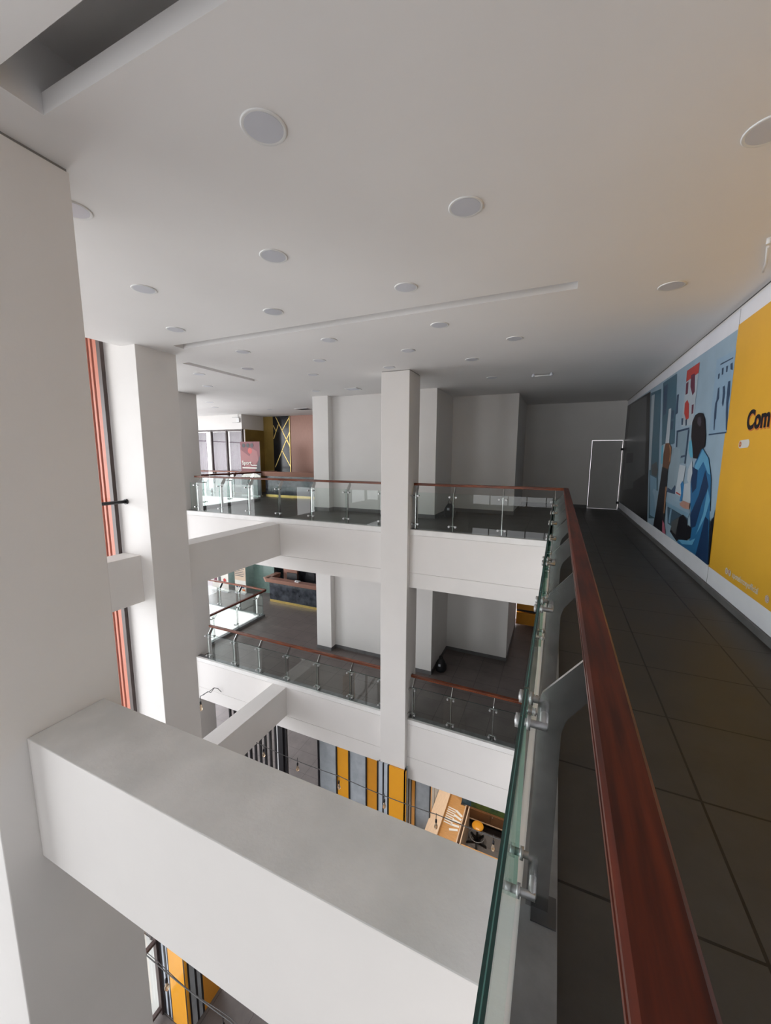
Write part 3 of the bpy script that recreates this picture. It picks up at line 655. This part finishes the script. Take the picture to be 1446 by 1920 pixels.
tag(MB().box(-12.0, -6.6, 13.6, 13.7, Z2, -1.1).build('back_wall_cladding', M_marble), 'black wall behind the middle-floor desk', 'wall panel')
t = thing('monitor', 'black monitor on the middle-floor reception desk', 'monitor', (-9.75, 12.5, Z2 + .74))
MB().box(-10.0, -9.50, 12.50, 12.54, Z2 + .86, Z2 + 1.22).build('screen', M_blackm, t)
MB().box(-9.80, -9.70, 12.52, 12.55, Z2 + .74, Z2 + .9).box(-9.88, -9.62, 12.45, 12.62, Z2 + .74, Z2 + .75).build('stand', M_blackm, t)
t = thing('office_chair', 'black mesh office chair behind the middle-floor desk', 'chair', (-9.2, 13.0, Z2))
mb = MB(); mb.prism([(-.24, 0), (.24, 0), (.22, .50), (.14, .58), (-.14, .58), (-.22, .50)], lambda u, v, tt: (-9.15 + u, tt, Z2 + .62 + v), 12.93, 12.98); mb.build('backrest', M_blackm, t, bevel=.01)
MB().box(-9.40, -8.90, 12.98, 13.08, Z2 + .44, Z2 + .52).box(-9.40, -8.90, 12.6, 12.98, Z2 + .44, Z2 + .52).build('seat', M_blackm, t, bevel=.02)
MB().tube([(-9.15, 12.8, Z2 + .05), (-9.15, 12.8, Z2 + .45)], .03).build('gas_lift', M_blackm, t)
mb = MB()
for k in range(5): a = 2 * PI * k / 5; mb.tube([(-9.15, 12.8, Z2 + .08), (-9.15 + .28 * math.cos(a), 12.8 + .28 * math.sin(a), Z2 + .035)], [.028, .02], 8)
mb.build('base', M_blackm, t)
t = thing('printer', 'squat black printer at the right end of the middle-floor desk', 'printer', (-8.45, 12.55, Z2 + .74))
MB().box(-8.65, -8.22, 12.40, 12.72, Z2 + .74, Z2 + .96).build('body', M_blackm, t, bevel=.015)
MB().box(-8.55, -8.42, 12.392, 12.40, Z2 + .86, Z2 + .90).build('display', M_pale, t)
t = thing('telephone', 'white telephone on the middle-floor desk ledge', 'telephone', (-9.25, 12.24, Z2 + .995))
MB().box(-9.37, -9.17, 12.16, 12.32, Z2 + .995, Z2 + 1.02).build('base', M_white, t, bevel=.008)
MB().tube([(-9.36, 12.2, Z2 + 1.035), (-9.28, 12.22, Z2 + 1.05), (-9.18, 12.26, Z2 + 1.035)], [.022, .014, .022], 8).build('handset', M_white, t)

# standing posters
def standee(label, x0, x1, y, z0, z1, shapes, txt=None, tilt=0):
    t = thing('banner_stand', label, 'poster', ((x0 + x1) / 2, y, z0), None)
    MB().box(x0, x1, y, y + .02, z0 + .05, z1).build('print_board', M_paper, t)
    mb = MB(); cs = sorted({s[0] for s in shapes}); ix = {c: i for i, c in enumerate(cs)}
    for k, (c, pts) in enumerate(shapes): mb.face([(x0 + u * (x1 - x0), y - .002 - .0015 * k, z0 + .05 + v * (z1 - z0 - .05)) for u, v in pts], ix[c])
    mb.build('artwork', [MATS['print_' + c] for c in cs], t)
    MB().box(x0, x1, y - .06, y + .10, z0, z0 + .05).build('base', M_steelb, t)
    return t
def circ(cx, cy_, r, asp=1., n=14): return [(cx + r * math.cos(2 * PI * k / n), cy_ + r * asp * math.sin(2 * PI * k / n)) for k in range(n)]
R4 = lambda a, b, c, d: [(a, c), (b, c), (b, d), (a, d)]
z1 = 2.16
t = standee('dark pink poster stand beside the top-floor desk, reading Sport', -11.70, -10.72, 12.0, 0, z1,
  [('night', R4(0, 1, 0, 1)), ('rose', [(0, .45), (.7, .42), (1, .75), (1, 1), (0, 1)]), ('blush', [(0, .62), (.35, .50), (.62, .58), (.50, .72), (.2, .80), (0, .86)]),
   ('blush', [(.45, .70), (.70, .55), (.92, .66), (.86, .82), (.6, .88)]), ('red', circ(.5, .83, .11, .5)), ('night', circ(.18, .93, .085, .45)), ('night', circ(.40, .93, .085, .45)), ('night', circ(.61, .93, .085, .45)),
   ('offwhite', [(0, .36), (.3, .43), (.6, .44), (1, .37), (1, .34), (0, .34)]), ('offwhite', R4(.55, .85, .555, .57)), ('offwhite', R4(.08, .84, .50, .525)), ('night', R4(0, 1, 0, .30))])
text('lettering', 'Sport', MATS['print_offwhite'], t, (-11.63, 11.975, 1.26), .22, ROT_S, .001, .004)
lines = lambda x0, x1, z0, n, dz: [('slate', R4(x0, x1 - (.06 if k % 3 == 1 else 0), z0 - k * dz, z0 - k * dz + dz * .35)) for k in range(n)]
standee('cream text poster stand on the middle floor with dark round symbols', -12.72, -12.10, 12.35, Z2, Z2 + 2.0,
  [('tan', R4(0, 1, .28, 1)), ('offwhite', R4(0, 1, 0, .28))] + lines(.08, .92, .9, 14, .04) + [('deep', circ(.22, .15, .10, .4)), ('deep', circ(.50, .15, .10, .4)), ('deep', circ(.77, .15, .10, .4)), ('rust', R4(.7, .95, .05, .09))])
t = standee('white and red product poster stand on the middle floor, left of the cream one', -13.9, -12.95, 12.2, Z2, Z2 + 1.7,
  [('offwhite', R4(0, 1, 0, 1)), ('red', R4(.1, .9, .52, .58)), ('sky', R4(.1, .9, .62, .9)), ('maroon', R4(.12, .3, .2, .38)), ('slate', R4(.38, .55, .22, .38)), ('red', circ(.78, .3, .09, .6))])

# aqua glass wall left of middle-floor desk
tag(MB().box(-12.05, -11.0, 12.9, 12.95, Z2, -1.12).box(-14.4, -12.05, 12.9, 12.95, Z2, -1.12).build('glass_partition', M_aqua), 'green-tinted glass partition behind the middle-floor poster stands', 'partition')

# orange counter past the core wall, middle floor
t = thing('orange_counter', 'orange two-tier counter in the dark end of the middle floor', 'counter', (-.5, 14.1, Z2))
MB().box(-1.08, .9, 14.0, 14.16, Z2 + .06, Z2 + .50).build('lower_front', M_ochre, t)
MB().box(-1.08, .9, 14.10, 14.16, Z2 + .50, Z2 + .58).build('recess', M_black, t)
MB().box(-1.08, .9, 13.98, 14.16, Z2 + .62, Z2 + 1.15).build('upper_front', M_ochre, t)
# black bags by the pilaster
def bag(x, y, z, label):
    t = thing('bag', label, 'bag', (x, y, z))
    mb = MB(); mb.lathe((x, y, z), [(.13, 0), (.16, .08), (.15, .20), (.10, .30), (.05, .36)], 14); mb.build('body', M_blackm, t)
    MB().tube([(x - .05, y, z + .34), (x - .03, y - .02, z + .44), (x + .03, y - .02, z + .44), (x + .05, y, z + .34)], .01, 8).build('handle', M_blackm, t)
    MB().box(x - .03, x + .03, y - .165, y - .150, z + .2, z + .26).build('tag', M_pale, t)
bag(-2.70, 9.98, Z2, 'black bag leaning on the pilaster, middle floor')
bag(-2.62, 10.15, Z3, 'black bag on the top floor beside the pilaster, seen through glass')

# ------------------------------------------------------------ ground floor
def stripes(name, label, cat, axis, e, spans, z0, z1, origin):
    """spans: (a, b, material, proud)"""
    t = thing(name, label, cat, origin)
    for a, b, nm, m, pr_ in spans:
        mb = MB()
        if axis == 'X': mb.box(a, b, e - pr_, e, z0, z1)
        else: mb.box(e, e + pr_, a, b, z0, z1)
        mb.build(nm, m, t)
    return t
stripes('panelled_wall', 'ground-floor wall lining of grey and orange panels with black strips, left of the middle column', 'wall panel', 'X', 9.64,
  [(-6.66, -6.60, 'strip', M_black, .05), (-6.60, -5.97, 'panel', M_conc, .02), (-5.97, -5.925, 'strip', M_black, .05), (-5.925, -5.51, 'panel', M_orange, .02), (-5.51, -5.465, 'strip', M_black, .05),
   (-5.465, -4.90, 'panel', M_conc, .02), (-4.90, -4.86, 'strip', M_black, .05), (-4.86, -4.30, 'panel', M_ochre, .02)], Z0, -5.5, (-5.5, 9.6, Z0))
stripes('panelled_wall', 'ground-floor wall lining right of the middle column, ochre then grey', 'wall panel', 'X', 9.64,
  [(-3.80, -3.31, 'panel', M_ochre, .02), (-3.31, -3.27, 'strip', M_black, .05), (-3.27, -2.83, 'panel', M_conc, .02), (-2.83, -2.80, 'strip', M_black, .05)], Z0, -5.5, (-3.0, 9.6, Z0))
for a, b_, m in ((9.64, 9.72, M_black), (9.72, 9.86, M_ochre), (9.86, 10.12, M_conc), (10.12, 10.18, M_black), (10.18, 11.2, M_conc)): MB().box(-2.888, -2.84, a, b_, Z0, -5.5).build('side_strip', m, bpy.data.objects['panelled_wall.001'])
t = stripes('column_cladding', 'orange, black and pale striped cladding below the middle column', 'cladding', 'X', 7.42,
  [(-3.47, -3.43, 'strip', M_black, .038), (-3.43, -3.325, 'panel', M_pale, .03), (-3.325, -3.29, 'strip', M_black, .038), (-3.29, -3.20, 'panel', M_pale, .03), (-3.20, -3.155, 'strip', M_black, .038), (-3.155, -2.74, 'panel', M_orange, .04)], Z0, -5.46, (-3.1, 7.7, Z0))
MB().box(-3.43, -2.79, 7.42, 8.08, Z0, -5.46).build('core', M_black, t)
for a, b_, nm, m, p in ((7.38, 7.46, 'strip', M_black, .038), (7.50, 7.60, 'panel', M_conc, .03), (7.60, 7.66, 'strip', M_black, .038), (7.66, 7.78, 'panel', M_conc, .03), (7.78, 7.84, 'strip', M_black, .038), (7.84, 8.08, 'panel', M_ochre, .03)):
    MB().box(-2.79, -2.79 + p, a, b_, Z0, -5.46).build(nm, m, t)
t = stripes('column_cladding', 'orange and black striped cladding at the foot of the facade column', 'cladding', 'X', 4.155,
  [(-6.95, -6.88, 'strip', M_black, .038), (-6.88, -6.80, 'panel', M_pale, .03), (-6.80, -6.75, 'strip', M_black, .038), (-6.75, -6.68, 'panel', M_pale, .03), (-6.68, -6.63, 'strip', M_black, .038), (-6.63, -6.58, 'panel', M_pale, .03), (-6.58, -6.53, 'strip', M_black, .038), (-6.53, -6.06, 'panel', M_orange, .05)], Z0, -5.6, (-6.5, 4.5, Z0))
for a, b_, nm, m, p in ((4.10, 4.20, 'strip', M_black, .028), (4.20, 4.315, 'panel', M_conc, .02), (4.315, 4.355, 'strip', M_black, .028), (4.355, 4.44, 'panel', M_conc, .02), (4.44, 4.48, 'strip', M_black, .028), (4.48, 4.88, 'panel', M_ochre, .03)):
    MB().box(-6.095, -6.095 + p, a, b_, Z0, -5.6).build(nm, m, t)
MB().tube([(-6.02, 4.60, -8.95), (-6.02, 4.60, -8.70)], .012, 6).build('handle', M_black, t)
# slatted screen
t = thing('slatted_screen', 'black slatted screen under the lower beam on the ground floor', 'screen', (-8.2, 8.6, Z0))
for k in range(12): x = -9.35 + k * .205; MB().box(x - .03, x + .03, 8.56, 8.62, Z0, -5.6).build('slat', M_black, t)
MB().box(-7.345, -7.16, 8.50, 8.68, Z0, -5.6).build('post', M_black, t)
MB().box(-7.40, -7.365, 8.52, 8.56, Z0 + 1, -6.0).build('white_strip', M_white, t)

# counter with leaflets
t = thing('service_counter', 'birch and oak service counter on the ground floor, seen from above', 'counter', (-2.4, 10.2, Z0))
MB().box(-2.83, -2.47, 8.6, 11.2, -8.83, -8.80).build('bar_top', M_birch, t)
MB().box(-2.78, -2.60, 8.65, 11.18, Z0, -8.83).build('front_panel', M_birch, t)
MB().box(-2.60, -2.0, 8.65, 10.76, -9.18, -9.15).box(-2.60, -2.16, 10.76, 11.2, -9.18, -9.15).build('desk_top', M_oak, t)
MB().box(-2.0, -1.97, 8.65, 10.75, Z0, -9.10).build('side_panel', M_birch, t)
MB().box(-1.90, -1.87, 8.65, 10.75, Z0, -9.10).build('side_panel', M_birch, t)
tag(MB().box(-1.86, 0, 9.10, 9.53, -9.2, -9.15).box(-1.86, 0, 9.2, 9.4, Z0, -9.2).build('front_counter', M_oak), 'low oak counter edge in front of the orange stool', 'counter')
lf = None
for k in range(13):
    if k < 8: x, y, w, l, r = -2.36, 9.98 + k * .075, .26, .035, -.12
    else: x, y, w, l, r = -2.16 + .008 * (k - 8), 9.84 + (k - 8) * .145, .25, .07, .30 - .22 * (k - 8)
    if k in (0, 8):
        lf = MB().box(-w / 2, w / 2, -l / 2, l / 2, 0, .004).build('leaflet', M_paper, origin=(0, 0, 0))
        o = lf
    else: o = lf.copy(); COL.objects.link(o)
    o.location = (x, y, -9.149 + .001 * (k % 3)); o.rotation_euler = (0, 0, r)
    if k < 8: tag(o, 'narrow white leaflet laid in the tight row on the oak desk', 'leaflet', 'narrow leaflets in a row on the oak desk')
    else: tag(o, 'wider white leaflet fanned beside the tight row, %s from the near end' % ordinal(k - 8), 'leaflet', 'fanned leaflets on the oak desk')
# swivel stool
sx0, sy0 = -1.57, 10.42
t = thing('swivel_stool', 'orange round swivel stool on a black star base, ground floor', 'stool', (sx0, sy0, Z0))
MB().lathe((sx0, sy0 + .08, -9.44), [(.10, -.02), (.165, 0), (.175, .03), (.16, .055), (.05, .062)], 28).build('seat', M_ochre, t)
MB().tube([(sx0, sy0, Z0 + .07), (sx0, sy0 + .05, -9.45)], [.035, .022], 10).build('gas_lift', M_blackm, t)
mb = MB()
for k in range(5): a = 2 * PI * k / 5 - PI / 2 + .1; mb.tube([(sx0, sy0, Z0 + .09), (sx0 + .16 * math.cos(a), sy0 + .16 * math.sin(a), Z0 + .07), (sx0 + .30 * math.cos(a), sy0 + .30 * math.sin(a), Z0 + .045)], [.035, .028, .022], 8)
mb.build('star_base', M_blackm, t)
for k in range(5): a = 2 * PI * k / 5 - PI / 2 + .1; MB().lathe((sx0 + .29 * math.cos(a), sy0 + .29 * math.sin(a), Z0 + .022), [(.020, -.02), (.020, .02)], 12, ax='X').build('castor', M_blackm, t)
mb = MB(); mb.tube([(sx0 + .22 * math.cos(2 * PI * k / 24), sy0 + .02 + .22 * math.sin(2 * PI * k / 24), Z0 + .22) for k in range(25)], .009, 6, caps=False); mb.build('foot_ring', M_steelb, t)
t = thing('wall_cabinet', 'long low brown cabinet floating behind the orange stool', 'cabinet', (-1.0, 11.0, Z0 + .3))
MB().box(-2.0, 1.6, 10.82, 11.24, -9.55, -9.18).build('body', M_walnut, t)
for k in range(5): x = -1.97 + k * .72; d = MB().box(x, x + .70, 10.80, 10.82, -9.52, -9.20).build('door', M_walnut, t); MB().lathe((x + .06, 10.785, -9.25), [(.014, 0), (.014, .015)], 12, ax='Y').build('knob', M_steelb, d)
MB().box(-2.0, 1.6, 10.79, 10.83, -9.56, -9.53).build('edge_trim', M_birch, t)
MB().box(-1.9, 1.6, 11.05, 11.24, Z0, -9.56).build('kick', M_black, t)
t = thing('picture', 'wide green and blue picture above the brown cabinet', 'picture', (-.6, 10.9, -9.18))
MB().box(-2.14, -1.85, 10.84, 10.88, -9.17, -8.2).build('blue_part', M_bluep, t)
MB().box(-1.85, 1.2, 10.84, 10.88, -9.17, -8.2).build('green_part', M_green, t)
t = thing('bag', 'black handbag beside the striped cladding of the middle column, ground floor', 'bag', (-3.25, 9.3, Z0))
mb = MB(); mb.prism([(-.10, 0), (.10, 0), (.12, .5), (.05, .95), (-.05, .95), (-.12, .5)], lambda u, v, tt: (-3.30 + u, tt, Z0 + v), 9.25, 9.45); mb.build('body', M_blackm, t, bevel=.03)
MB().box(-3.40, -3.18, 9.22, 9.46, Z0, Z0 + .35).build('base_box', M_oak, t)

# ------------------------------------------------------------ string lights
def string_lights(label, pts, bulbs, axisx=True, drop=.30, twin=False):
    t = thing('string_lights', label, 'string lights', pts[0])
    dense = []
    for i in range(len(pts) - 1):
        A, B = Vector(pts[i]), Vector(pts[i + 1])
        for k in range(8): u = k / 8; p = A.lerp(B, u); p.z -= .06 * 4 * u * (1 - u) * (B - A).length / 3; dense.append(p)
    dense.append(Vector(pts[-1]))
    mb = MB(); mb.tube(dense, .008, 6)
    if twin: mb.tube([p + Vector((0, .015, .03 * math.sin(k * .9))) for k, p in enumerate(dense)], .005, 6)
    mb.build('cable', M_cable, t)
    for x, y, z in bulbs:
        h = MB(); h.tube([(x, y, z + .03), (x, y, z - .10)], .006, 6); h.lathe((x, y, z - .17), [(.012, 0), (.020, .008), (.020, .06), (.008, .075)], 14); h.build('socket', M_black, t)
        g = MB(); g.lathe((x, y, z - .31), [(.004, 0), (.022, .008), (.034, .035), (.034, .06), (.022, .10), (.013, .14)], 18); g.build('bulb', M_bulbg, t)
    return t
Ys = 6.40
string_lights('long cable of amber bulbs strung across the void from the lower beam', [(-6.18, Ys, -5.15), (-3.9, Ys, -5.19), (-1.7, Ys, -5.20), (0.1, Ys, -5.16)],
  [(-5.967, Ys, -5.15), (-4.993, Ys, -5.165), (-3.91, Ys, -5.20), (-2.838, Ys, -5.22), (-1.745, Ys, -5.21), (-.67, Ys, -5.19)])
string_lights('second cable with one amber bulb, seen below the foreground beam', [(-6.10, 3.0, -5.95), (-5.25, 3.0, -5.93), (-3.6, 3.0, -5.94), (-.1, 3.0, -5.94)], [(-4.858, 3.0, -5.98), (-3.72, 3.0, -5.97)], twin=True)
t = thing('hanging_bulb', 'single loose bulb dangling on a twisted wire near the facade column', 'light bulb', (-9.17, 7.36, -5.8))
MB().tube([(-8.50, 7.53, -5.14), (-8.53, 7.45, -5.0), (-8.60, 7.38, -4.95), (-8.78, 7.36, -5.10), (-8.95, 7.36, -5.2), (-9.16, 7.36, -5.36), (-9.17, 7.36, -5.55)], .010, 6).tube([(-8.60, 7.38, -4.96), (-8.72, 7.36, -5.12), (-8.85, 7.36, -5.12), (-9.0, 7.36, -5.26), (-9.15, 7.36, -5.34)], .009, 6).build('wire', M_cable, t)
x, y, z = -9.17, 7.36, -5.52
MB().lathe((x, y, z - .10), [(.012, 0), (.025, .01), (.025, .09), (.01, .11)], 14).build('socket', M_black, t)
MB().lathe((x, y, z - .30), [(.004, 0), (.03, .01), (.045, .05), (.045, .10), (.022, .2)], 18).build('bulb', M_bulbg, t)
